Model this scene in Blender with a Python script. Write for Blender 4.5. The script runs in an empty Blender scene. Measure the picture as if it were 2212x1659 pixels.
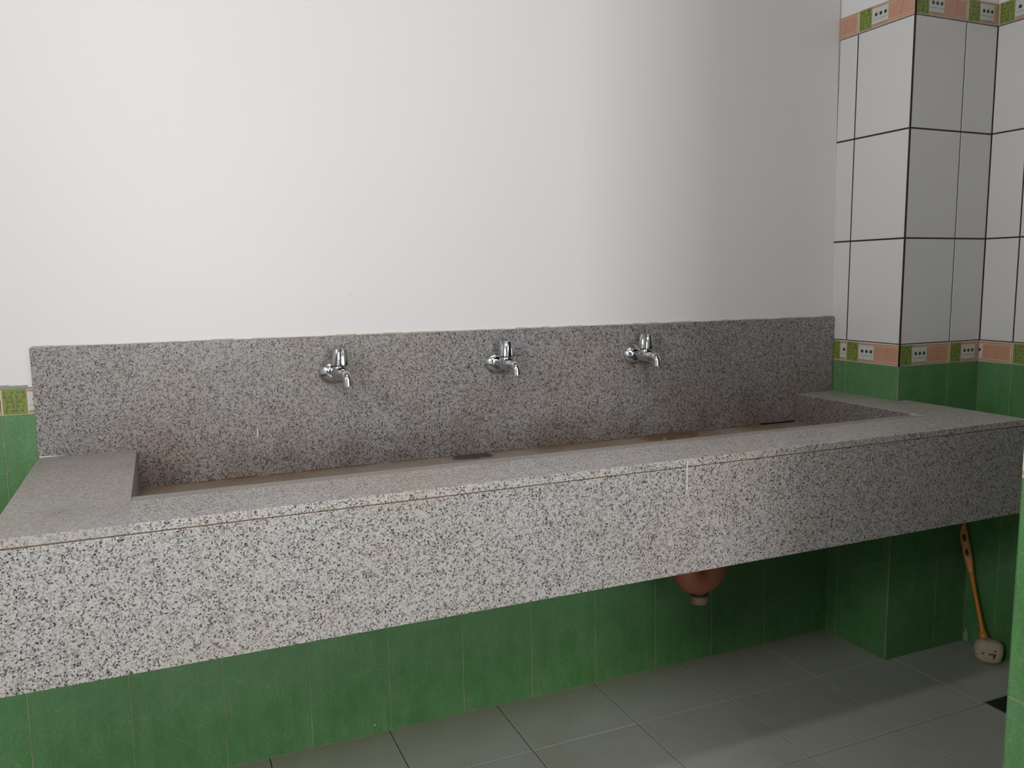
import bpy, bmesh, math, random
from mathutils import Vector, Matrix
random.seed(7)
sc = bpy.context.scene
COL = sc.collection
PI = math.pi

# ------------------------------------------------------------------ measures (metres)
H = .3005           # height of one wall tile row
BH = .0634          # height of the patterned border strip
CUT = .0147         # the lowest row is trimmed by this much
ZB = 3*H - CUT      # underside of the lower border
ZW = ZB + BH        # first white row starts
ZT = ZW + 3*H       # upper border starts
S = .0597           # narrow tile beside the corner
PD = S + .2         # pillar depth
Q = .3249           # pillar width
TOP = .7887; LIP = .7738; BOT = .5498
FY = -.6264; XL = -2.1895; XR = .0364
BX0, BX1 = -1.9997, -.1485
BY = -.012; RY = -.4314
KX, KY = -.9165, -1.2725
CEIL = 2.8

# ------------------------------------------------------------------ node helper
class M:
    def __init__(s, name, rough=.5, metal=0., spec=.5):
        s.m = bpy.data.materials.new(name); s.m.use_nodes = True
        s.t = s.m.node_tree; s.n = s.t.nodes
        s.b = s.n['Principled BSDF']
        s.b.inputs['Roughness'].default_value = rough
        s.b.inputs['Metallic'].default_value = metal
        s.b.inputs['Specular IOR Level'].default_value = spec
        s.tc = s.n.new('ShaderNodeTexCoord').outputs['Object']
    def set(s, sock, v):
        if isinstance(v, (int, float)): sock.default_value = v
        elif isinstance(v, tuple):
            sock.default_value = v if len(v) == len(sock.default_value) else (*v, 1)
        else: s.t.links.new(v, sock)
    def math(s, op, a, b=0., clamp=False):
        n = s.n.new('ShaderNodeMath'); n.operation = op; n.use_clamp = clamp
        s.set(n.inputs[0], a); s.set(n.inputs[1], b); return n.outputs[0]
    def vmath(s, op, a, b):
        n = s.n.new('ShaderNodeVectorMath'); n.operation = op
        s.set(n.inputs[0], a)
        if op == 'SCALE': s.set(n.inputs['Scale'], b)
        else: s.set(n.inputs[1], b)
        return n.outputs[0]
    def noise(s, scale, detail=2., rough=.5, vec=None, color=False, dist=0.):
        n = s.n.new('ShaderNodeTexNoise')
        s.t.links.new(vec if vec is not None else s.tc, n.inputs['Vector'])
        n.inputs['Scale'].default_value = scale; n.inputs['Detail'].default_value = detail
        n.inputs['Roughness'].default_value = rough; n.inputs['Distortion'].default_value = dist
        return n.outputs['Color' if color else 'Fac']
    def voro(s, scale, vec=None, feature='F1', out='Distance', rnd=1.):
        n = s.n.new('ShaderNodeTexVoronoi'); n.feature = feature
        s.t.links.new(vec if vec is not None else s.tc, n.inputs['Vector'])
        n.inputs['Scale'].default_value = scale; n.inputs['Randomness'].default_value = rnd
        return n.outputs[out]
    def ramp(s, fac, stops):
        n = s.n.new('ShaderNodeValToRGB'); s.t.links.new(fac, n.inputs[0])
        e = n.color_ramp.elements
        while len(e) < len(stops): e.new(.5)
        for k, (p, c) in enumerate(stops):
            e[k].position = p
            e[k].color = (c, c, c, 1) if isinstance(c, (int, float)) else (*c, 1)
        return n.outputs[0]
    def mix(s, fac, a, b, mode='MIX'):
        n = s.n.new('ShaderNodeMix'); n.data_type = 'RGBA'; n.blend_type = mode
        s.set(n.inputs[0], fac); s.set(n.inputs[6], a); s.set(n.inputs[7], b); return n.outputs[2]
    def sep(s, v):
        n = s.n.new('ShaderNodeSeparateXYZ'); s.t.links.new(v, n.inputs[0]); return n.outputs
    def scalev(s, x, y, z, vec=None):
        return s.vmath('MULTIPLY', vec if vec is not None else s.tc, (x, y, z))
    def color(s, c): s.set(s.b.inputs['Base Color'], c); return s
    def bump(s, h, strength=.3, dist=.001):
        n = s.n.new('ShaderNodeBump'); n.inputs['Strength'].default_value = strength
        n.inputs['Distance'].default_value = dist
        s.t.links.new(h, n.inputs['Height']); s.t.links.new(n.outputs[0], s.b.inputs['Normal']); return s

# ------------------------------------------------------------------ materials
def simple(name, c, rough=.5, metal=0., var=.12, scale=60., bump=0.):
    m = M(name, rough, metal)
    f = m.noise(scale, 3.)
    m.color(m.mix(f, tuple(x*(1-var) for x in c), tuple(min(1, x*(1+var)) for x in c)))
    if bump: m.bump(f, bump, .001)
    return m.m

def granite(name, gain=1., contrast=1., stain=.5, warm=0., rough=.32, grime=None, scum=None):
    m = M(name, rough, spec=.45)
    wob = m.vmath('SCALE', m.vmath('SUBTRACT', m.noise(330., 1., color=True), (.5, .5, .5)), .0060)
    p = m.vmath('ADD', m.tc, wob)
    v = m.n.new('ShaderNodeTexVoronoi'); m.t.links.new(p, v.inputs['Vector']); v.inputs['Scale'].default_value = 380.
    cell = m.sep(v.outputs['Color']); dist = v.outputs['Distance']
    fine = m.noise(420., 1., .6, p)
    mid = m.noise(95., 1., .5)
    light = tuple(g*gain for g in (.74, .71, .68))
    grey = tuple(g*gain for g in (.47, .452, .44))
    tone = tuple(g*gain for g in (.30, .29, .285))
    dark = tuple(g*gain for g in (.025, .025, .027))
    base = m.mix(m.ramp(fine, [(.36, 0.), (.56, 1.)]), grey, light)
    base = m.mix(m.math('MULTIPLY', cell[1], .22), base, grey)
    mm = m.math('MULTIPLY', m.math('SUBTRACT', mid, .5), .5)
    gmask = m.math('MULTIPLY', m.ramp(m.math('ADD', cell[0], mm), [(.26, 1.), (.34, 0.)]), .75*contrast)
    base = m.mix(gmask, base, tone)
    bmask = m.math('MULTIPLY', m.ramp(m.math('ADD', cell[2], mm), [(.225, 1.), (.265, 0.)]), m.ramp(dist, [(.44, 1.), (.68, 0.)]))
    base = m.mix(m.math('MULTIPLY', bmask, contrast, True), base, dark)
    s1 = m.noise(3.2, 3., .6); s2 = m.noise(5.1, 3., .65, m.vmath('ADD', m.tc, (3.1, 7.7, 1.3)))
    tint = m.mix(m.ramp(s1, [(.38, 0.), (.66, 1.)]), (.95, .97, 1.0), (1.0, .92, .86))
    base = m.mix(min(1., stain*1.3), base, tint, 'MULTIPLY')
    br = m.math('MULTIPLY', m.ramp(s2, [(.50, 0.), (.72, 1.)]), min(1., .7*stain+warm))
    base = m.mix(br, base, (.80, .74, .66), 'MULTIPLY')
    if warm: base = m.mix(warm, base, (.88, .78, .64), 'MULTIPLY')
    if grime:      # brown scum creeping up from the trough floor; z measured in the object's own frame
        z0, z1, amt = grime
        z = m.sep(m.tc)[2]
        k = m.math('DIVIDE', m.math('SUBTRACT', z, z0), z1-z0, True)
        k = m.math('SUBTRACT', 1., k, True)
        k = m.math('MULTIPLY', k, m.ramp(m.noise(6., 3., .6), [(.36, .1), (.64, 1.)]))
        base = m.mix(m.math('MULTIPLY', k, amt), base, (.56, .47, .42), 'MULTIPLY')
    if scum:       # brown deposit on the trough floor towards the wall
        y = m.sep(m.tc)[1]
        k = m.math('DIVIDE', m.math('SUBTRACT', y, scum[0]), scum[1]-scum[0], True)
        k = m.math('MULTIPLY', k, m.ramp(m.noise(4., 3., .6), [(.36, .25), (.60, 1.)]))
        base = m.mix(m.math('MULTIPLY', k, .9), base, (.62, .47, .30), 'MULTIPLY')
    m.color(base)
    m.set(m.b.inputs['Roughness'], m.math('ADD', rough-.06, m.math('MULTIPLY', s1, .14)))
    return m.m

def green_tile(name):
    m = M(name, .3, spec=.38)
    x, y, z = m.sep(m.tc)
    wob = m.vmath('SCALE', m.vmath('SUBTRACT', m.noise(26., 3., color=True), (.5, .5, .5)), .02)
    p = m.vmath('ADD', m.tc, wob)
    e1 = m.voro(95., m.scalev(1., 1., .24, p), 'DISTANCE_TO_EDGE')
    e2 = m.voro(170., m.scalev(1., 1., .45, m.vmath('ADD', p, (1.7, 2.2, .4))), 'DISTANCE_TO_EDGE')
    l1 = m.ramp(e1, [(0., 1.), (.05, 0.)]); l2 = m.ramp(e2, [(0., 1.), (.06, 0.)])
    lines = m.math('MAXIMUM', l1, m.math('MULTIPLY', l2, .7))
    lines = m.math('MULTIPLY', lines, m.ramp(m.noise(18., 3.), [(.30, 0.), (.62, 1.)]))
    cloud = m.noise(9., 3., .62)
    streak = m.noise(1., 2., .6, m.scalev(38., 38., 6.))
    fine = m.noise(300., 2.)
    row = m.math('FRACT', m.math('DIVIDE', m.math('ADD', z, CUT), H))
    c = m.mix(cloud, (.044, .165, .040), (.10, .25, .085))
    c = m.mix(m.math('MULTIPLY', m.ramp(streak, [(.4, 0.), (.75, 1.)]), .5), c, (.13, .27, .12))
    c = m.mix(m.math('MULTIPLY', m.ramp(row, [(.35, 0.), (.95, 1.)]), .35), c, (.12, .25, .13))
    c = m.mix(m.math('MULTIPLY', lines, .33), c, (.25, .44, .22))
    c = m.mix(m.math('MULTIPLY', m.ramp(fine, [(.45, 0.), (.8, 1.)]), .25), c, (.22, .38, .2))
    m.color(c)
    m.bump(m.noise(110., 2., .7, p), .4, .0012)
    return m.m

def white_tile():
    m = M('white_glazed_tile', .16, spec=.5)
    m.color(m.mix(m.noise(3., 3.), (.69, .69, .675), (.73, .73, .715)))
    
    return m.m

def paint():
    m = M('glossy_white_wall_paint', .36, spec=.3)
    a = m.noise(1.6, 2., .55)
    c = m.mix(a, (.80, .785, .79), (.84, .825, .835))
    spots = m.ramp(m.voro(9., out='Distance'), [(.012, 1.), (.022, 0.)])
    c = m.mix(m.math('MULTIPLY', spots, .35), c, (.35, .33, .3))
    m.color(c)
    m.bump(m.noise(28., 3., .72), .16, .0025)
    return m.m

def floor_tile():
    m = M('grey_ceramic_floor_tile', .38, spec=.5)
    x, y, z = m.sep(m.tc)
    n1 = m.noise(2.3, 4., .6); n2 = m.noise(11., 5., .65)
    c = m.mix(n1, (.44, .445, .385), (.52, .53, .475))
    # brownish scale along the foot of the wall and in loose patches
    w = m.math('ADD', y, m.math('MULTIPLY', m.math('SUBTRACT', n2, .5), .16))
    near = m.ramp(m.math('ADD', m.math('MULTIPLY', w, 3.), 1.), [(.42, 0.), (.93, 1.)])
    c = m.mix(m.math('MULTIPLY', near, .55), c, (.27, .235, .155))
    c = m.mix(m.math('MULTIPLY', m.ramp(m.noise(4.3, 4., .6), [(.5, 0.), (.75, 1.)]), .4), c, (.33, .30, .22))
    m.color(c); 
    return m.m

def chrome():
    m = M('polished_chrome', .09, 1.)
    m.color(m.mix(m.ramp(m.noise(60., 4.), [(.4, 0.), (.7, 1.)]), (.62, .63, .65), (.52, .53, .55)))
    m.set(m.b.inputs['Roughness'], m.ramp(m.noise(90., 4.), [(.45, .07), (.75, .22)]))
    return m.m

MG = green_tile('green_relief_tile'); MW = white_tile(); MP = paint(); MF = floor_tile(); MC = chrome()
G_APRON = granite('speckled_granite_apron', .82, 1., .5)
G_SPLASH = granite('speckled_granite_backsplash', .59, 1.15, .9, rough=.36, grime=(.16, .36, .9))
G_TOP = granite('worn_granite_countertop', .80, .55, .9, warm=.2, rough=.38)
G_RAIL = granite('granite_front_rail', .90, .95, .5, warm=.05, rough=.34)
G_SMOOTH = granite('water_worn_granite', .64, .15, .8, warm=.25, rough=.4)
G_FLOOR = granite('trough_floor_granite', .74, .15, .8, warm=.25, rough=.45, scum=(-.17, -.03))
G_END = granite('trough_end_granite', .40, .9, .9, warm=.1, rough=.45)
M_GROUT_D = simple('dark_brown_grout', (.045, .022, .016), .9)
M_GROUT_G = simple('pale_green_grout', (.26, .29, .18), .9, var=.5, scale=25.)
M_GUNK = simple('dark_crust', (.085, .075, .06), .8, var=.6, scale=60., bump=.6)
M_JOINTG = simple('stained_green_joint', (.10, .15, .08), .9)
M_GROUT_F = simple('blackened_floor_grout', (.05, .052, .045), .9, var=.6, scale=9.)
M_SEAM = simple('rusty_seam', (.17, .10, .055), .9, var=.5, scale=40.)
M_CAULK = simple('yellowed_caulk', (.50, .44, .36), .8, var=.35, scale=90., bump=.4)
M_CREAM = simple('cream_glaze', (.62, .53, .36), .25, var=.06)
M_PINK = simple('salmon_pink_glaze', (.56, .30, .20), .25, var=.08, scale=30.)
M_PINKL = simple('salmon_line', (.33, .17, .12), .4)
M_LEAFG = simple('leaf_green_glaze', (.22, .28, .065), .25, var=.2, scale=40.)
M_VINE = simple('vine_drawing', (.075, .10, .02), .4)
M_WHITEG = simple('white_glaze', (.60, .60, .56), .25, var=.05)
M_DOT = simple('dark_green_dot', (.035, .055, .035), .4, var=.4, scale=400.)
M_DOTL = simple('grey_green_line', (.22, .26, .2), .4)
M_DARK = simple('black_hole', (.006, .006, .006), .9)
M_PVC = simple('orange_plastic_pipe', (.26, .088, .045), .6, var=.15, scale=20.)
M_COUP = simple('dirty_coupling', (.20, .15, .085), .7, var=.5, scale=40., bump=.4)
M_RUBBER = simple('black_rubber', (.012, .012, .011), .6)
M_HANDLE = simple('orange_brush_plastic', (.62, .24, .02), .4, var=.08)
M_BRUSH = simple('off_white_bristles', (.50, .45, .32), .85, var=.3, scale=120., bump=.8)
M_STAIN = simple('brown_bristle_stain', (.12, .075, .035), .9, var=.4)
M_RUST = simple('rusty_drain_metal', (.16, .105, .055), .6, var=.45, scale=50., bump=.5)
M_DRAIN = simple('blackened_drain_metal', (.022, .022, .022), .5, var=.4)
M_PLASTER = simple('bare_plaster', (.30, .33, .28), .9, var=.2, scale=40., bump=.4)
M_CEIL = simple('ceiling_paint', (.50, .50, .48), .8, var=.04)
M_DARKWALL = simple('bounce_cut_grey', (.22, .23, .21), .9)  # unseen partition faces, made dark to cut bounced light
M_FLAKE = simple('white_paint_drip', (.72, .73, .74), .5, var=.1)

# ------------------------------------------------------------------ mesh helpers
def link(name, bm, mats, parent=None, loc=None, smooth=False, label=None, kind=None, recalc=True):
    if recalc: bmesh.ops.recalc_face_normals(bm, faces=bm.faces)
    me = bpy.data.meshes.new(name); bm.to_mesh(me); bm.free()
    for mm in (mats if isinstance(mats, (list, tuple)) else [mats]): me.materials.append(mm)
    if smooth:
        for p in me.polygons: p.use_smooth = True
    o = bpy.data.objects.new(name, me); COL.objects.link(o)
    if parent: o.parent = parent
    if loc: o.location = loc
    if label: o['label'] = label
    if kind: o['kind'] = kind
    return o

def thing(name, label, cat, loc=(0, 0, 0), group=None):
    o = bpy.data.objects.new(name, None); o.empty_display_size = .05; COL.objects.link(o)
    o.location = loc; o['label'] = label; o['category'] = cat
    if group: o['group'] = group
    return o

def tag(o, label, cat, group=None):
    o['label'] = label; o['category'] = cat
    if group: o['group'] = group
    return o

def quad(bm, pts, mi=0):
    f = bm.faces.new([bm.verts.new(p) for p in pts]); f.material_index = mi; return f

def box(bm, a, b, mi=0, bev=0.):
    r = bmesh.ops.create_cube(bm, size=1.)
    vs = r['verts']
    for v in vs:
        v.co = Vector(((a[i]+b[i])/2 + v.co[i]*(b[i]-a[i]) for i in range(3)))
    fs = set(f for v in vs for f in v.link_faces)
    for f in fs: f.material_index = mi
    if bev:
        es = list(set(e for v in vs for e in v.link_edges))
        bmesh.ops.bevel(bm, geom=es, offset=bev, segments=2, affect='EDGES', profile=.6)

def lathe(bm, prof, seg=40, mat=None, mi=0, shape=None, cap=True):
    """prof: list of (r, h) about +Z, then transformed by mat; shape(angle, r) can flute it"""
    rings = []
    for r, h in prof:
        ring = []
        for k in range(seg):
            a = 2*PI*k/seg
            rr = shape(a, r) if shape else r
            v = Vector((rr*math.cos(a), rr*math.sin(a), h))
            ring.append(bm.verts.new(mat @ v if mat else v))
        rings.append(ring)
    for i in range(len(rings)-1):
        for k in range(seg):
            f = bm.faces.new([rings[i][k], rings[i][(k+1) % seg], rings[i+1][(k+1) % seg], rings[i+1][k]])
            f.material_index = mi
    if cap:
        for ring in (rings[0], rings[-1]):
            f = bm.faces.new(ring); f.material_index = mi

def tube(bm, path, rad, seg=24, mi=0, cap=True):
    path = [Vector(p) for p in path]
    rads = rad if isinstance(rad, (list, tuple)) else [rad]*len(path)
    up = None; rings = []
    for i, p in enumerate(path):
        t = (path[min(i+1, len(path)-1)] - path[max(i-1, 0)]).normalized()
        if up is None: up = t.orthogonal().normalized()
        up = (up - t*up.dot(t)).normalized(); s = t.cross(up)
        rings.append([bm.verts.new(p + (up*math.cos(2*PI*k/seg) + s*math.sin(2*PI*k/seg))*rads[i]) for k in range(seg)])
    for i in range(len(rings)-1):
        for k in range(seg):
            f = bm.faces.new([rings[i][k], rings[i][(k+1) % seg], rings[i+1][(k+1) % seg], rings[i+1][k]])
            f.material_index = mi
    if cap:
        for ring in (rings[0], rings[-1]): bm.faces.new(ring).material_index = mi

def autosmooth(o, deg=35):
    for p in o.data.polygons: p.use_smooth = True
    o.data.set_sharp_from_angle(angle=math.radians(deg))

# ------------------------------------------------------------------ tiled surfaces
class Face:
    """a vertical wall face: origin O at floor level, running along u, outward normal n"""
    def __init__(s, O, u, n, lean=None):
        s.O = Vector(O); s.u = Vector(u); s.n = Vector(n); s.lean = lean
    def p(s, a, z, d=0.):
        q = s.O + s.u*a + s.n*d + Vector((0, 0, z))
        if s.lean: q += s.n*s.lean(z)
        return q

def tiles(name, F, us, zs, mat, grout, parent, gap=.0022, t=.0016, skip=None):
    bm = bmesh.new()
    quad(bm, [F.p(us[0], zs[0]), F.p(us[-1], zs[0]), F.p(us[-1], zs[-1]), F.p(us[0], zs[-1])], 1)
    g = gap/2; b = .0009
    for i in range(len(us)-1):
        for j in range(len(zs)-1):
            if skip and skip(i, j): continue
            a0, a1, z0, z1 = us[i]+g, us[i+1]-g, zs[j]+g, zs[j+1]-g
            lo = [F.p(a0, z0), F.p(a1, z0), F.p(a1, z1), F.p(a0, z1)]
            mi = [F.p(a0, z0, t-b), F.p(a1, z0, t-b), F.p(a1, z1, t-b), F.p(a0, z1, t-b)]
            hi = [F.p(a0+b, z0+b, t), F.p(a1-b, z0+b, t), F.p(a1-b, z1-b, t), F.p(a0+b, z1-b, t)]
            L = [[bm.verts.new(v) for v in r] for r in (lo, mi, hi)]
            for r in range(2):
                for k in range(4):
                    bm.faces.new([L[r][k], L[r][(k+1) % 4], L[r+1][(k+1) % 4], L[r+1][k]])
            bm.faces.new(L[2])
    return link(name, bm, [mat, grout], parent, recalc=False)

BM = [M_CREAM, M_PINK, M_LEAFG, M_WHITEG, M_DOT, M_VINE, M_PINKL, M_DOTL, M_GROUT_D]
def border(name, F, spans, z0, z1, parent):
    """spans: (start, end, where the uncut tile begins)"""
    bm = bmesh.new(); W = .2; hh = z1-z0
    for a, b, t0 in spans:
        a += .0006; b -= .0006
        def rect(u0, u1, v0, v1, mi, d):
            u0 = max(a, t0+u0*W); u1 = min(b, t0+u1*W)
            if u1-u0 < 1e-4: return
            quad(bm, [F.p(u0, z0+v0*hh, d), F.p(u1, z0+v0*hh, d), F.p(u1, z0+v1*hh, d), F.p(u0, z0+v1*hh, d)], mi)
        def line(u0, v0, u1, v1, w, mi, d):
            if min(u0, u1)*W+t0 < a or max(u0, u1)*W+t0 > b: return
            dx = (u1-u0)*W; dz = (v1-v0)*hh; L = math.hypot(dx, dz); nx, nz = -dz/L*w, dx/L*w
            A = t0+u0*W; B = t0+u1*W; C = z0+v0*hh; D = z0+v1*hh
            quad(bm, [F.p(A-nx, C-nz, d), F.p(B-nx, D-nz, d), F.p(B+nx, D+nz, d), F.p(A+nx, C+nz, d)], mi)
        # slab of the tile, with its edges
        t = .0018
        P = [(a, z0+.0006), (b, z0+.0006), (b, z1-.0006), (a, z1-.0006)]
        lo = [bm.verts.new(F.p(x, z)) for x, z in P]; hi = [bm.verts.new(F.p(x, z, t)) for x, z in P]
        for k in range(4): bm.faces.new([lo[k], lo[(k+1) % 4], hi[(k+1) % 4], hi[k]])
        bm.faces.new(hi)
        d1, d2, d3 = t+.0002, t+.0004, t+.0006
        rect(.25, .985, .045, .125, 1, d1); rect(.25, .985, .875, .955, 1, d1)
        rect(.54, .972, .155, .845, 1, d1)
        rect(.02, .245, .03, .97, 2, d1)
        rect(.25, .535, .115, .885, 3, d1)
        rect(.262, .525, .34, .36, 7, d2); rect(.262, .525, .14, .16, 7, d2)
        for uc in (.322, .404, .486):
            r = .0056; U = t0+uc*W; Z = z0+.56*hh
            if U-r < a or U+r > b:
                if U < a or U > b: continue
            pts = []
            for k in range(14):
                an = 2*PI*k/14; rr = r*(1. if k % 2 else .86)
                pts.append(F.p(min(max(U+rr*math.cos(an), a), b), Z+rr*math.sin(an), d2))
            quad(bm, pts, 4)
        rnd = random.Random(int(t0*1000)+5)
        # vines on the green field
        for st in ((.05, 0), (.105, 1), (.16, 2), (.21, 3)):
            u = st[0]; v = .06; pu, pv = u, v
            for k in range(5):
                nu = u + rnd.uniform(-.022, .022); nv = v + .86*(k+1)/5
                nu = min(max(nu, .03), .235)
                line(pu, pv, nu, nv, .0005, 5, d2)
                sgn = rnd.choice((-1, 1)); lu = nu+sgn*.018; lv = nv-.05
                if .03 < lu < .235 and lv > .08:
                    line(nu, nv-.09, lu, lv, .0011, 5, d3)
                pu, pv = nu, nv
        # bent stalk on the pink field
        line(.745, .16, .755, .40, .0005, 6, d2); line(.755, .40, .785, .62, .0005, 6, d2); line(.785, .62, .79, .845, .0005, 6, d2)
    return link(name, bm, BM, parent, recalc=False)

def painted(name, pts, mat, parent=None, kind='structure'):
    bm = bmesh.new(); quad(bm, pts)
    return link(name, bm, mat, parent, kind=kind, recalc=False)

ROWS_G = [0., H-CUT, 2*H-CUT, 3*H-CUT]
ROWS_W = [ZW, ZW+H, ZW+2*H, ZT]

# ---- back wall: painted panel above, green tiles below (the face leans back a little going up)
leanP = lambda z: .0024+.0128*(z-1.02)
bm = bmesh.new()
xa, xb, nx, nz = -4.6, .0, 46, 20
zz0 = ZW-.012
grid = [[bm.verts.new((xa+(xb-xa)*i/nx, leanP(zz0+(CEIL-zz0)*j/nz), zz0+(CEIL-zz0)*j/nz)) for i in range(nx+1)] for j in range(nz+1)]
for j in range(nz):
    for i in range(nx): bm.faces.new([grid[j][i], grid[j][i+1], grid[j+1][i+1], grid[j+1][i]])
# solid back and base
B0 = [bm.verts.new(p) for p in ((xa, .16, 0), (xb, .16, 0), (xb, .16, CEIL), (xa, .16, CEIL))]
bm.faces.new(B0)
wall_back = link('wall_back', bm, MP, kind='structure', smooth=False, recalc=False)
for p in wall_back.data.polygons: p.use_smooth = False
FB = Face((0, -.0174, 0), (1, 0, 0), (0, -1, 0), lean=lambda z: -.0174*z/ZB)
X0 = -.2515
us = sorted([0.] + [X0-.2*k for k in range(0, 22)])
tiles('green_tile_panel', FB, us, ROWS_G, MG, M_GROUT_G, wall_back, gap=.0015, t=.0007)
FB2 = Face((0, .0004, 0), (1, 0, 0), (0, -1, 0))
border('patterned_border', FB2, [(X0-.2*k, X0-.2*(k-1), X0-.2*k) for k in range(22, 9, -1)], ZB-.005, ZW-.0125, wall_back)
# ragged plaster lip where the paint ends above the border
bm = bmesh.new(); n = 120
for s_ in range(n):
    x = -4.2+(s_/n)*2.0; x2 = -4.2+((s_+1)/n)*2.0
    h1 = .003+.003*random.random()
    box(bm, (x, -.0035-.001*random.random(), ZW-.0125), (x2, .004, ZW-.0125+h1+.002))
link('plaster_lip', bm, M_PLASTER, wall_back)

bm = bmesh.new(); box(bm, (-1.497, -.0190, .0235), (-1.493, -.0170, .0262)); link('plaster_chip', bm, M_FLAKE, wall_back)
# ---- pillar in the right corner
wall_pillar = None
bm = bmesh.new()
box(bm, (.003, -PD+.003, 0), (Q, .02, ZT+BH-.001))
box(bm, (.004, -PD+.004, ZT+BH-.001), (Q, .03, CEIL))
wall_pillar = link('wall_pillar', bm, [MP], kind='structure')
FL = Face((.002, 0, 0), (0, -1, 0), (-1, 0, 0))
FF = Face((0, -PD+.002, 0), (1, 0, 0), (0, -1, 0))
tiles('green_tile_left_face', FL, [-.012, S, PD], ROWS_G, MG, M_GROUT_G, wall_pillar, gap=.0012, t=.0007)
tiles('green_tile_front_face', FF, [0, .2, Q+.0016], ROWS_G, MG, M_GROUT_G, wall_pillar, gap=.0012, t=.0007)
tiles('white_tile_left_face', FL, [-.012, S, PD], ROWS_W, MW, M_GROUT_D, wall_pillar, gap=.0046)
tiles('white_tile_front_face', FF, [0, .2, Q+.0016], ROWS_W, MW, M_GROUT_D, wall_pillar, gap=.0042)
for za, zb_, nm in ((ZB, ZW, 'lower_border'), (ZT, ZT+BH, 'upper_border')):
    lowr = za == ZB
    sp = [(-.012, S, -.012 if lowr else S-.2), (S, PD, S)]
    if lowr: sp[0] = (-.012, S, -.012+.0)
    border(nm+'_left_face', FL, sp, za+.001, zb_-.001, wall_pillar)
    border(nm+'_front_face', FF, [(.0, .2, .0), (.2, Q, .2)], za+.001, zb_-.001, wall_pillar)
# dark joint down the outer corner of the white tiles
bm = bmesh.new(); box(bm, (.0002, -PD+.0002, ZB), (.004, -PD+.004, ZT+BH)); link('corner_joint', bm, M_GROUT_D, wall_pillar)
bm = bmesh.new(); box(bm, (.0009, -PD+.0009, 0), (.004, -PD+.004, ZB)); link('lower_corner_joint', bm, M_GROUT_G, wall_pillar)

bm = bmesh.new(); box(bm, (Q-.0005, -PD-.0002, ZW), (Q+.002, -PD+.002, ZT)); link('inner_corner_joint', bm, M_GROUT_D, wall_pillar)
bm = bmesh.new(); box(bm, (Q-.0012, -PD-.0004, 0), (Q+.0025, -PD+.002, ZB)); link('lower_inner_corner_joint', bm, M_JOINTG, wall_pillar)
# ---- right wall
bm = bmesh.new(); box(bm, (Q+.0045, -6.2, 0), (Q+.15, .16, CEIL))
wall_right = link('wall_right', bm, [MP], kind='structure')
FR = Face((Q+.002, -PD, 0), (0, -1, 0), (-1, 0, 0))
r0 = .1054
usr = [0, r0] + [r0+.2*k for k in range(1, 18)]
tiles('green_tile_panel', FR, usr, ROWS_G, MG, M_GROUT_G, wall_right, gap=.0012, t=.0007)
tiles('white_tile_panel', FR, usr, ROWS_W, MW, M_GROUT_D, wall_right, gap=.0042)
border('lower_border', FR, [(0, r0, r0-.2)] + [(r0+.2*k, r0+.2*(k+1), r0+.2*k) for k in range(0, 14)], ZB+.001, ZW-.001, wall_right)
border('upper_border', FR, [(0, r0, 0)] + [(r0+.2*k, r0+.2*(k+1), r0+.2*k) for k in range(0, 14)], ZT+.001, ZT+BH-.001, wall_right)
bm = bmesh.new()
quad(bm, [(Q-.0005, -.266, .008), (Q-.0005, -.284, .006), (Q-.0005, -.281, .030), (Q-.0005, -.274, .052), (Q-.0005, -.268, .028)])
link('broken_tile_patch', bm, M_PLASTER, wall_right, recalc=False)

# ---- partition whose end shows at the right edge of the view
bm = bmesh.new(); box(bm, (KX+.003, -6.2, 0), (KX+.14, KY-.003, CEIL))
wall_part = link('wall_partition', bm, [M_DARKWALL], kind='structure')
FK = Face((KX+.0016, KY, 0), (0, -1, 0), (-1, 0, 0))
FE = Face((KX, KY-.0016, 0), (1, 0, 0), (0, 1, 0))
usk = [.2*k for k in range(0, 14)]
tiles('green_tile_side', FK, usk, ROWS_G, MG, M_GROUT_G, wall_part, gap=.0030)
tiles('white_tile_side', FK, usk, ROWS_W, MW, M_GROUT_D, wall_part, gap=.0030)
border('lower_border_side', FK, [(0, .05, -.05)] + [(.05+.2*k, .25+.2*k, .05+.2*k) for k in range(0, 12)], ZB+.001, ZW-.001, wall_part)
bm = bmesh.new()
box(bm, (KX+.001, KY-.002, 0), (KX+.14, KY, ZB)); link('green_end_tile', bm, MG, wall_part)
bm = bmesh.new()
box(bm, (KX+.001, KY-.002, ZB), (KX+.14, KY, ZT)); link('white_end_tile', bm, MW, wall_part)

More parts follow.
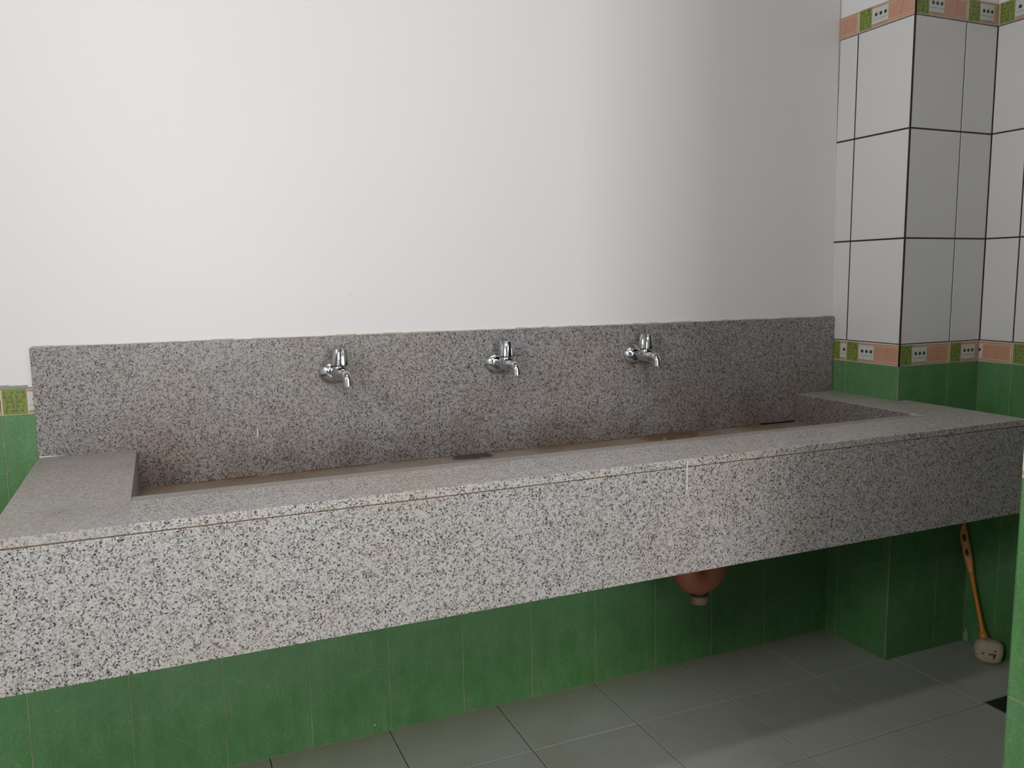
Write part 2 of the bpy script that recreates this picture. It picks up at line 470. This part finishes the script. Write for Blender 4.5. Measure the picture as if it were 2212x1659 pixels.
# ---- left wall, ceiling, floor
painted('wall_left', [(-4.2, .1, 0), (-4.2, -6.2, 0), (-4.2, -6.2, CEIL), (-4.2, .1, CEIL)], MP)
painted('ceiling', [(-4.3, -6.2, CEIL), (-4.3, .2, CEIL), (.5, .2, CEIL), (.5, -6.2, CEIL)], M_CEIL)
FT = .2989; F0 = -.2579-.003; FA = .2537
bm = bmesh.new()
quad(bm, [(-4.4, -6.2, -.0025), (.5, -6.2, -.0025), (.5, .1, -.0025), (-4.4, .1, -.0025)], 1)
g = .0012
for i in range(-2, 14):
    for j in range(-1, 20):
        xa_, xb_ = F0-FT*(i+1)+g, F0-FT*i-g
        yb_, ya_ = -FA-FT*j-g, -FA-FT*(j+1)+g
        xb_ = min(xb_, .34); yb_ = min(yb_, .02)
        if xa_ > xb_: continue
        b = .0012; t = random.uniform(-.0004, .0002)
        lo = [(xa_, ya_, -.003), (xb_, ya_, -.003), (xb_, yb_, -.003), (xa_, yb_, -.003)]
        md = [(x, y, t-b*.6) for x, y, z in lo]
        hi = [(xa_+b, ya_+b, t), (xb_-b, ya_+b, t), (xb_-b, yb_-b, t), (xa_+b, yb_-b, t)]
        L = [[bm.verts.new(v) for v in r] for r in (lo, md, hi)]
        for r in range(2):
            for k in range(4): bm.faces.new([L[r][k], L[r][(k+1) % 4], L[r+1][(k+1) % 4], L[r+1][k]])
        bm.faces.new(L[2])
link('floor', bm, [MF, M_GROUT_F], kind='structure', recalc=False)

# ------------------------------------------------------------------ the long granite trough sink
sink = thing('trough_sink', 'long speckled grey granite trough sink built against the back wall', 'sink', (-1.08, 0, BOT))
SO = Vector((-1.08, 0, BOT))
def L_(p): return Vector(p)-SO
def slink(name, bm, mats, **k):
    for v in bm.verts: v.co -= SO
    return link(name, bm, mats, sink, **k)
TF = .7017     # trough floor
# backsplash slab, standing from the trough floor
bm = bmesh.new(); box(bm, (XL, BY, TF-.01), (-.0025, -.0005, 1.0216), bev=.0012)
splash = slink('backsplash', bm, G_SPLASH)
# caulk and crumbs along its top edge
bm = bmesh.new(); x = XL+.004
while x < -.01:
    w = random.uniform(.012, .05); w = min(w, -.005-x)
    h = random.uniform(.0005, .0030); dy = random.uniform(.003, .009)
    box(bm, (x, -dy, 1.0206), (x+w, .006, 1.0216+h), bev=.0004); x += w
for v in bm.verts: v.co -= SO
link('caulk_line', bm, M_CAULK, splash)
bm = bmesh.new()
quad(bm, [(XL+.002, BY-.0006, TOP+.0005), (XL+.045, BY-.0025, TOP+.0008), (XL+.045, BY-.0006, TOP+.0015), (XL+.002, BY-.0006, TOP+.0035)])
for v in bm.verts: v.co -= SO
link('plaster_chip', bm, M_FLAKE, splash, recalc=False)
bm = bmesh.new()
quad(bm, [(-1.745, BY-.0005, .795), (-1.742, BY-.0005, .795), (-1.7425, BY-.0005, .815), (-1.744, BY-.0005, .817)])
for v in bm.verts: v.co -= SO
link('plaster_chip', bm, M_FLAKE, splash, recalc=False)
# countertop: left slab, right slab, front rail
def slab(name, pts, mat, z0=LIP, z1=TOP, bev=.0006):
    bm = bmesh.new()
    lo = [bm.verts.new((x, y, z0)) for x, y in pts]; hi = [bm.verts.new((x, y, z1)) for x, y in pts]
    n = len(pts)
    bm.faces.new(lo[::-1]); bm.faces.new(hi)
    for k in range(n): bm.faces.new([lo[k], lo[(k+1) % n], hi[(k+1) % n], hi[k]])
    bmesh.ops.recalc_face_normals(bm, faces=bm.faces)
    if bev: bmesh.ops.bevel(bm, geom=list(bm.edges), offset=bev, segments=2, affect='EDGES', profile=.6)
    return slink(name, bm, mat)
slab('countertop_left', [(XL, FY), (BX0-.0006, FY), (BX0-.0006, BY), (XL, BY)], G_TOP)
slab('countertop_right', [(BX1+.0005, RY), (XR, RY), (XR, -PD-.001), (-.0012, -PD-.001), (-.0012, BY), (BX1+.0005, BY)], G_TOP)
# the front rail, with a water-worn sloping inner lip
bm = bmesh.new()
CH = .049
sec = [(FY, LIP), (FY, TOP-.0012), (FY+.0012, TOP), (RY-CH, TOP), (RY-.006, TOP-.0030), (RY, TOP-.007), (RY, LIP)]
xs_ = [BX0-.0005, BX1+.0003]
A = [bm.verts.new((xs_[0], y, z)) for y, z in sec]; Bv = [bm.verts.new((xs_[1], y, z)) for y, z in sec]
for k in range(len(sec)):
    k2 = (k+1) % len(sec)
    f = bm.faces.new([A[k], A[k2], Bv[k2], Bv[k]]); f.material_index = 1 if k in (3, 4, 5) else 0
bm.faces.new(A[::-1]); bm.faces.new(Bv)
rail = slink('front_rail', bm, [G_RAIL, G_SMOOTH])
bm = bmesh.new()
box(bm, (BX1+.0003, FY, LIP), (XR, RY-.0002, TOP), bev=.0012)
slink('front_rail_end', bm, G_RAIL)
# apron
bm = bmesh.new(); box(bm, (XL, FY, BOT), (XR, FY+.018, LIP-.0022), bev=.0010)
apron = slink('front_apron', bm, G_APRON, label='pale speckled granite front panel')
bm = bmesh.new(); box(bm, (XL+.001, FY+.0012, LIP-.0035), (XR-.001, FY+.015, LIP+.001))
slink('rusty_seam', bm, M_SEAM)
bm = bmesh.new(); box(bm, (XR-.018, FY+.018, BOT), (XR, -PD-.004, LIP), bev=.001)
slink('side_panel', bm, G_APRON)
bm = bmesh.new(); box(bm, (XL, FY+.018, BOT), (XL+.018, -.02, LIP), bev=.001)
slink('side_panel', bm, G_APRON)
# white drip on the apron and rail
bm = bmesh.new()
quad(bm, [(-.9830, FY-.0006, .7855), (-.9802, FY-.0006, .7862), (-.9800, FY-.0006, .728), (-.9812, FY-.0006, .714), (-.9828, FY-.0006, .728)])
for v in bm.verts: v.co -= SO
link('paint_drip', bm, M_FLAKE, apron, recalc=False)
# trough basin: concrete-backed granite lining
bm = bmesh.new()
quad(bm, [(BX0-.02, RY-.02, TF-.004), (BX1+.02, RY-.02, TF-.004), (BX1+.02, BY+.002, TF), (BX0-.02, BY+.002, TF)], 0)   # floor, falling a little forward
basin = slink('basin_floor', bm, G_FLOOR, recalc=False)
bm = bmesh.new(); box(bm, (BX0-.020, RY+.0003, TF-.03), (BX0, BY-.0003, TOP-.0003), bev=.002); slink('basin_end_panel', bm, G_SMOOTH)
bm = bmesh.new(); box(bm, (BX1, RY-.0003, TF-.03), (BX1+.02, BY-.0003, TOP-.0006), bev=.0012); slink('basin_end_panel', bm, G_END)
bm = bmesh.new(); box(bm, (BX0-.02, RY-.018, TF-.03), (BX1+.02, RY-.0004, LIP)); slink('basin_front_panel', bm, G_SMOOTH)
bm = bmesh.new(); box(bm, (BX0-.02, RY-.02, TF-.05), (BX1+.02, -.03, TF-.006)); slink('basin_underside', bm, M_PLASTER)
bm = bmesh.new()   # dark open joint at the right end of the trough floor
box(bm, (-.28, BY-.0012, TF+.0004), (BX1-.001, BY+.0004, TF+.0045))
x = -1.95
while x < -.30:
    w = random.uniform(.03, .12)
    box(bm, (x, BY-.0010, TF+.0002), (min(x+w, -.29), BY+.0004, TF+.0006+random.uniform(.0004, .0022)), 1); x += w*random.uniform(1.0, 1.4)
slink('open_joint', bm, [M_DARK, M_SEAM])

def ragged(cx, cy, rx, ry, z, h, mat, seed, name, holes=True):
    rr = random.Random(seed); bm = bmesh.new(); n = 36; lo = []; hi = []
    for k in range(n):
        a = 2*PI*k/n; w = 1+.12*rr.uniform(-1, 1)
        ex = abs(math.cos(a))**.6*math.copysign(1, math.cos(a)); ey = abs(math.sin(a))**.6*math.copysign(1, math.sin(a))
        lo.append(bm.verts.new((cx+ex*rx*w, min(cy+ey*ry*w, BY-.001), z)))
        hi.append(bm.verts.new((cx+ex*rx*w*.95, min(cy+ey*ry*w*.95, BY-.0015), z+h)))
    bm.faces.new(hi)
    for k in range(n): bm.faces.new([lo[k], lo[(k+1) % n], hi[(k+1) % n], hi[k]])
    if holes:
        for i in range(5):
            x = cx+(i-2)*rx*.34
            pts = [(x+.004*math.cos(2*PI*q/10), cy+.004*math.sin(2*PI*q/10), z+h+.0003) for q in range(10)]
            quad(bm, pts, 1)
    return slink(name, bm, [mat, M_DARK])
ragged(-.63, -.045, .085, .030, TF-.001, .007, M_RUST, 3, 'drain_cover', False).__setitem__('label', 'rusty brown drain cover in trough')
ragged(-1.225, -.040, .052, .024, TF-.001, .0035, M_GUNK, 5, 'drain_cover', False).__setitem__('label', 'dark crusted drain cover in trough')

# ------------------------------------------------------------------ wall taps
ZF = .9373
ROT = Matrix.Rotation(math.radians(11), 4, 'Z')
def make_tap(name, label, x):
    t = thing(name, label, 'tap', (x, BY-.0002, ZF), 'chrome taps on the granite backsplash')
    R0 = Matrix.Rotation(PI/2, 4, 'X')       # +Z -> -Y (out of the wall)
    bm = bmesh.new()
    prof = [(.0305, 0), (.0307, .0012), (.0300, .0026), (.0275, .0060), (.0235, .0100), (.0190, .0130), (.0160, .0146), (.0152, .0150), (.0150, .0135)]
    lathe(bm, prof, 56, R0)
    o = link('flange', bm, MC, t); autosmooth(o, 50)
    K = ROT @ R0
    bm = bmesh.new()
    lathe(bm, [(.0118, .010), (.0122, .020), (.0130, .026), (.0150, .034), (.0162, .044), (.0164, .056), (.0156, .066), (.0140, .074), (.0118, .080), (.0108, .083)], 40, K)
    # upright valve housing under the handle
    V = ROT @ Matrix.Translation((0, -.050, 0))
    lathe(bm, [(.0100, -.012), (.0150, -.006), (.0164, .004), (.0160, .014), (.0150, .0175), (.0120, .0180)], 40, V)
    o = link('valve_body', bm, MC, t); autosmooth(o, 50)
    bm = bmesh.new()
    lathe(bm, [(.0135, .0178), (.0135, .0196)], 32, V)
    link('washer', bm, M_RUBBER, t, smooth=False)
    bm = bmesh.new()
    path = []
    for k in range(0, 13):
        a = PI/2*k/12
        path.append(ROT @ Vector((0, -(.082+.013*math.sin(a)), -.013*(1-math.cos(a)))))
    path = [ROT @ Vector((0, -.070, 0.0005))] + path + [ROT @ Vector((0, -.0955, -.018)), ROT @ Vector((0, -.0960, -.0245))]
    rad = [.0100]+[.0112]*13+[.0114, .0116]
    tube(bm, path, rad, 32, cap=False)
    # open mouth
    inner = [ROT @ Vector((0, -.0960, -.0245)), ROT @ Vector((0, -.0957, -.016))]
    tube(bm, inner, [.0116, .0088], 32, cap=True)
    rim_o = [v for v in bm.verts]
    o = link('spout', bm, MC, t); autosmooth(o, 50)
    bm = bmesh.new()
    def flute(a, r):
        k = (a*13/(2*PI)) % 1
        return r*(1 - .055*math.sin(PI*k)**.8)
    Hm = ROT @ Matrix.Translation((0, -.050, 0)) @ Matrix.Rotation(math.radians(2), 4, 'Y')
    lathe(bm, [(.0165, .0196), (.0212, .0200), (.0214, .0215), (.0164, .0565), (.0158, .0575), (.0138, .0572), (.0130, .0560), (.003, .0556)], 156, Hm, shape=flute)
    o = link('handle', bm, MC, t); autosmooth(o, 22)
    return t
make_tap('wall_tap', 'small chrome wall tap nearest the left end of the granite backsplash', -1.567)
def dup(root, label, loc):
    r = root.copy(); COL.objects.link(r); r.location = loc; r['label'] = label
    for ch in root.children:
        c = ch.copy(); COL.objects.link(c); c.parent = r
    return r
tap0 = bpy.data.objects['wall_tap']
dup(tap0, 'middle one of the three chrome wall taps on the granite backsplash', (-1.1442, BY-.0002, ZF+.0005))
dup(tap0, 'chrome wall tap nearest the tiled pillar on the right', (-.7319, BY-.0002, ZF+.0015))

# ------------------------------------------------------------------ orange drain trap under the trough
TX, TY = -.700, -.30
trap = thing('drain_trap', 'orange plastic drain trap hanging under the trough sink', 'pipe', (TX, TY, TF-.05))
TO = Vector((TX, TY, TF-.05))
def tl(name, bm, mats, parent=trap, deg=45):
    for v in bm.verts: v.co -= TO
    o = link(name, bm, mats, parent); autosmooth(o, deg); return o
cx = TX-.008; R = .040; r = .036; zc = .415
path = [(cx-R, TY, TF-.0505), (cx-R, TY, .56), (cx-R, TY, .46)]
for k in range(0, 17):
    a = PI + PI*.80*k/16
    path.append((cx+R*math.cos(a), TY, zc+R*math.sin(a)*.85))
path += [(TX+.070, TY+.02, .436), (TX+.098, TY+.06, .462), (TX+.128, TY+.13, .50), (TX+.15, -.03, .54)]
bm = bmesh.new(); tube(bm, path, r, 32); tl('bend', bm, M_PVC)
bm = bmesh.new()
tube(bm, [(cx-R, TY, .50), (cx-R, TY, .545)], .042, 32)
tl('socket', bm, M_PVC)
for q0, q1 in (((.066, .016, .4335), (.0675, .0175, .4345)), ((.096, .058, .4605), (.0975, .060, .462))):
    bm = bmesh.new(); tube(bm, [(TX+q0[0], TY+q0[1], q0[2]), (TX+q1[0], TY+q1[1], q1[2])], .0365, 32); tl('joint_line', bm, M_RUBBER)
bm = bmesh.new()
lathe(bm, [(.030, .372), (.026, .362), (.0215, .352), (.0205, .342)], 32, Matrix.Translation((cx, TY, 0))); tl('neck', bm, M_PVC)
bm = bmesh.new()
lathe(bm, [(.0215, .349), (.0235, .347), (.0235, .343), (.0215, .341)], 32, Matrix.Translation((cx, TY, 0))); tl('rubber_ring', bm, M_RUBBER)
bm = bmesh.new()
lathe(bm, [(.0205, .342), (.0225, .338), (.0225, .322), (.018, .318), (.004, .318)], 32, Matrix.Translation((cx, TY, 0))); tl('cleanout_cap', bm, M_COUP)

# ------------------------------------------------------------------ toilet brush
bp = Vector((.2700, -.392, 0)); top = Vector((.3060, -.245, .405)); neck = Vector((.2760, -.368, .073))
brush = thing('toilet_brush', 'orange handled toilet brush with off-white head leaning in the tiled corner', 'brush', tuple(bp))
ax = (top-neck).normalized()
view = Vector((-1.936, -1.973, 1.153)) - neck
side = ax.cross(Vector((-.8, -.6, 0))).normalized(); front = side.cross(ax).normalized()
if front.y > 0: front = -front
def bl(name, bm, mats, parent=brush, deg=50):
    for v in bm.verts: v.co -= bp
    o = link(name, bm, mats, parent, recalc=True)
    if deg: autosmooth(o, deg)
    return o
# head: rounded block of bristles
bm = bmesh.new()
bmesh.ops.create_icosphere(bm, subdivisions=4, radius=1.)
rr = random.Random(2)
hx = side.copy(); hx.z = 0; hx.normalize(); hy = Vector((-hx.y, hx.x, 0))
for v in bm.verts:
    c = v.co.copy()
    c = Vector([math.copysign(abs(k)**.62, k) for k in c])
    nse = 1+.025*rr.uniform(-1, 1)
    p = hx*(c.x*.038*nse*(1+.06*c.z)) + hy*(c.y*.026*nse) + Vector((0, 0, .036+c.z*.0345*nse))
    v.co = bp + p
    if v.co.z < .001: v.co.z = .001
head = bl('brush_head', bm, M_BRUSH)
bm = bmesh.new()
for k in range(7):
    px = rr.uniform(-.022, .022); pz = rr.uniform(.025, .058)
    c0 = bp + hx*px - hy*.0 + Vector((0, 0, pz))
    sgn = 1 if hy.dot(view) > 0 else -1
    c0 = c0 + hy*sgn*.0248
    w = rr.uniform(.002, .004); l = rr.uniform(.004, .009)
    pts = [c0+hx*(w*math.cos(2*PI*q/8)+l*.4*math.sin(2*PI*q/8))+Vector((0, 0, l*.6*math.sin(2*PI*q/8)))+hy*sgn*.0025 for q in range(8)]
    f0 = quad(bm, pts)
    e = bmesh.ops.extrude_face_region(bm, geom=[f0])
    for v in e['geom']:
        if isinstance(v, bmesh.types.BMVert): v.co -= hy*sgn*.004
o = bl('dirt_spots', bm, M_STAIN, deg=0); 
# collar
bm = bmesh.new(); tube(bm, [neck-ax*.012, neck-ax*.002, neck+ax*.004, neck+ax*.012], [.012, .013, .011, .008], 24); bl('collar', bm, M_HANDLE)
# shaft
bm = bmesh.new()
Lh = (top-neck).length
tube(bm, [neck+ax*(Lh*t) for t in (0.0, .1, .25, .38, .46, .52)], [.0080, .0066, .0056, .0058, .0064, .0070], 20); bl('shaft', bm, M_HANDLE)
# flat grip with two oblong holes: outline extruded, holes cut by bridging rings
bm = bmesh.new()
def P(u, v, d): return neck + ax*(Lh*.45+u) + side*v + front*d
gl = Lh*.55
def halfw(u):
    t = max(0, min(1, u/(gl*.40))); return .0066+(.0122-.0066)*(t*t*(3-2*t))
holes = [(gl*.43, .0115, .0048), (gl*.66, .0115, .0048)]
# strip layout across u: build as grid of quads and drop the quads inside holes
NU, NV = 80, 17
def inside(u, v):
    for hu, la, lb in holes:
        if ((u-hu)/la)**2+(v/lb)**2 < 1: return True
    return False
def outline(u):
    w = halfw(u)
    if u > gl-.012: w *= math.sqrt(max(.02, 1-((u-(gl-.012))/.0125)**2))
    return w
V = {}
for sgn in (0, 1):
    for i in range(NU+1):
        u = gl*i/NU; w = outline(u)
        for j in range(NV+1):
            v = -w+2*w*j/NV
            th = .0042*math.sqrt(max(.15, 1-(abs(v)/w)**4*.8))
            V[sgn, i, j] = bm.verts.new(P(u, v, th if sgn else -th))
keep = {}
for i in range(NU):
    for j in range(NV):
        u = gl*(i+.5)/NU; w = outline(u); v = -w+2*w*(j+.5)/NV
        keep[i, j] = not inside(u, v)
for (i, j), kp in keep.items():
    if not kp: continue
    bm.faces.new([V[1, i, j], V[1, i+1, j], V[1, i+1, j+1], V[1, i, j+1]])
    bm.faces.new([V[0, i, j], V[0, i, j+1], V[0, i+1, j+1], V[0, i+1, j]])
    for (di, dj, a, b) in ((-1, 0, (i, j), (i, j+1)), (1, 0, (i+1, j+1), (i+1, j)), (0, -1, (i+1, j), (i, j)), (0, 1, (i, j+1), (i+1, j+1))):
        if not keep.get((i+di, j+dj), False):
            bm.faces.new([V[1, a[0], a[1]], V[1, b[0], b[1]], V[0, b[0], b[1]], V[0, a[0], a[1]]])
bmesh.ops.delete(bm, geom=[v for v in bm.verts if not v.link_faces], context='VERTS')
bl('grip', bm, M_HANDLE, deg=40)

# ------------------------------------------------------------------ floor drain by the partition
dx0, dy0 = .040, -.548; sz = .13
fd = thing('floor_drain', 'black square floor drain in the tiles beyond the partition', 'drain', (dx0, dy0, 0))
FO = Vector((dx0, dy0, 0))
def fl(name, bm, mats):
    for v in bm.verts: v.co -= FO
    return link(name, bm, mats, fd)
bm = bmesh.new()
for a, b in (((dx0, dy0-sz), (dx0+.006, dy0)), ((dx0+sz-.006, dy0-sz), (dx0+sz, dy0)), ((dx0, dy0-.003), (dx0+sz, dy0)), ((dx0, dy0-sz), (dx0+sz, dy0-sz+.006))):
    box(bm, (a[0], a[1], .0003), (b[0], b[1], .0016), bev=.0003)
fl('drain_frame', bm, M_PLASTER)
bm = bmesh.new(); box(bm, (dx0+.006, dy0-sz+.006, .0003), (dx0+sz-.006, dy0-.003, .0009))
for k in range(7):
    yy = dy0-.012-k*.017; box(bm, (dx0+.012, yy-.004, .0009), (dx0+sz-.012, yy+.004, .0014))
fl('drain_grate', bm, M_DRAIN)

# ------------------------------------------------------------------ light
def area(name, loc, target, sx, sy, power, color=(1, 1, 1)):
    l = bpy.data.lights.new(name, 'AREA'); l.shape = 'RECTANGLE'; l.size = sx; l.size_y = sy
    l.energy = power; l.color = color
    o = bpy.data.objects.new(name, l); COL.objects.link(o); o.location = loc
    d = Vector(target)-Vector(loc); o.rotation_euler = d.to_track_quat('-Z', 'Y').to_euler(); return o
area('ceiling_tube_light', (-1.7, -1.38, 2.72), (-1.7, -1.36, 0), 1.3, .12, 8, (1, .985, .975))
area('ceiling_tube_light', (-2.15, -3.2, 2.72), (-2.0, -3.0, 0), 1.3, .2, 26, (1, .99, .985))
area('daylight_opening', (-1.72, -5.4, 1.5), (-1.72, -.2, 1.1), 1.45, 1.9, 80, (1, .985, .99))
area('side_fill', (-4.1, -2.3, 2.2), (0, -.1, 1.9), 1.2, .9, 13, (1, .985, .99)).data.spread = math.radians(75)  # added fill from the left, brightens the pillar and upper right wall
w = bpy.data.worlds.new('World'); sc.world = w; w.use_nodes = True
bg = w.node_tree.nodes['Background']; bg.inputs[0].default_value = (.97, .98, 1, 1); bg.inputs[1].default_value = .06
sc.cycles.max_bounces = 4; sc.cycles.diffuse_bounces = 2; sc.cycles.glossy_bounces = 3
sc.cycles.caustics_reflective = False; sc.cycles.caustics_refractive = False
sc.cycles.use_adaptive_sampling = True; sc.cycles.adaptive_threshold = .03

# ------------------------------------------------------------------ camera
cam = bpy.data.cameras.new('camera'); co = bpy.data.objects.new('camera', cam); COL.objects.link(co)
cam.sensor_fit = 'HORIZONTAL'; cam.sensor_width = 36.; cam.lens = 36.*1773.73/2212.
co.location = (-1.9361, -1.9730, 1.1534)
co.rotation_euler = (1.4425, .0128, -.4052)
cam.clip_start = .02
sc.camera = co
sc.view_settings.view_transform = 'Standard'
sc.view_settings.look = 'None'
sc.view_settings.exposure = 0.
sc.view_settings.gamma = 1.
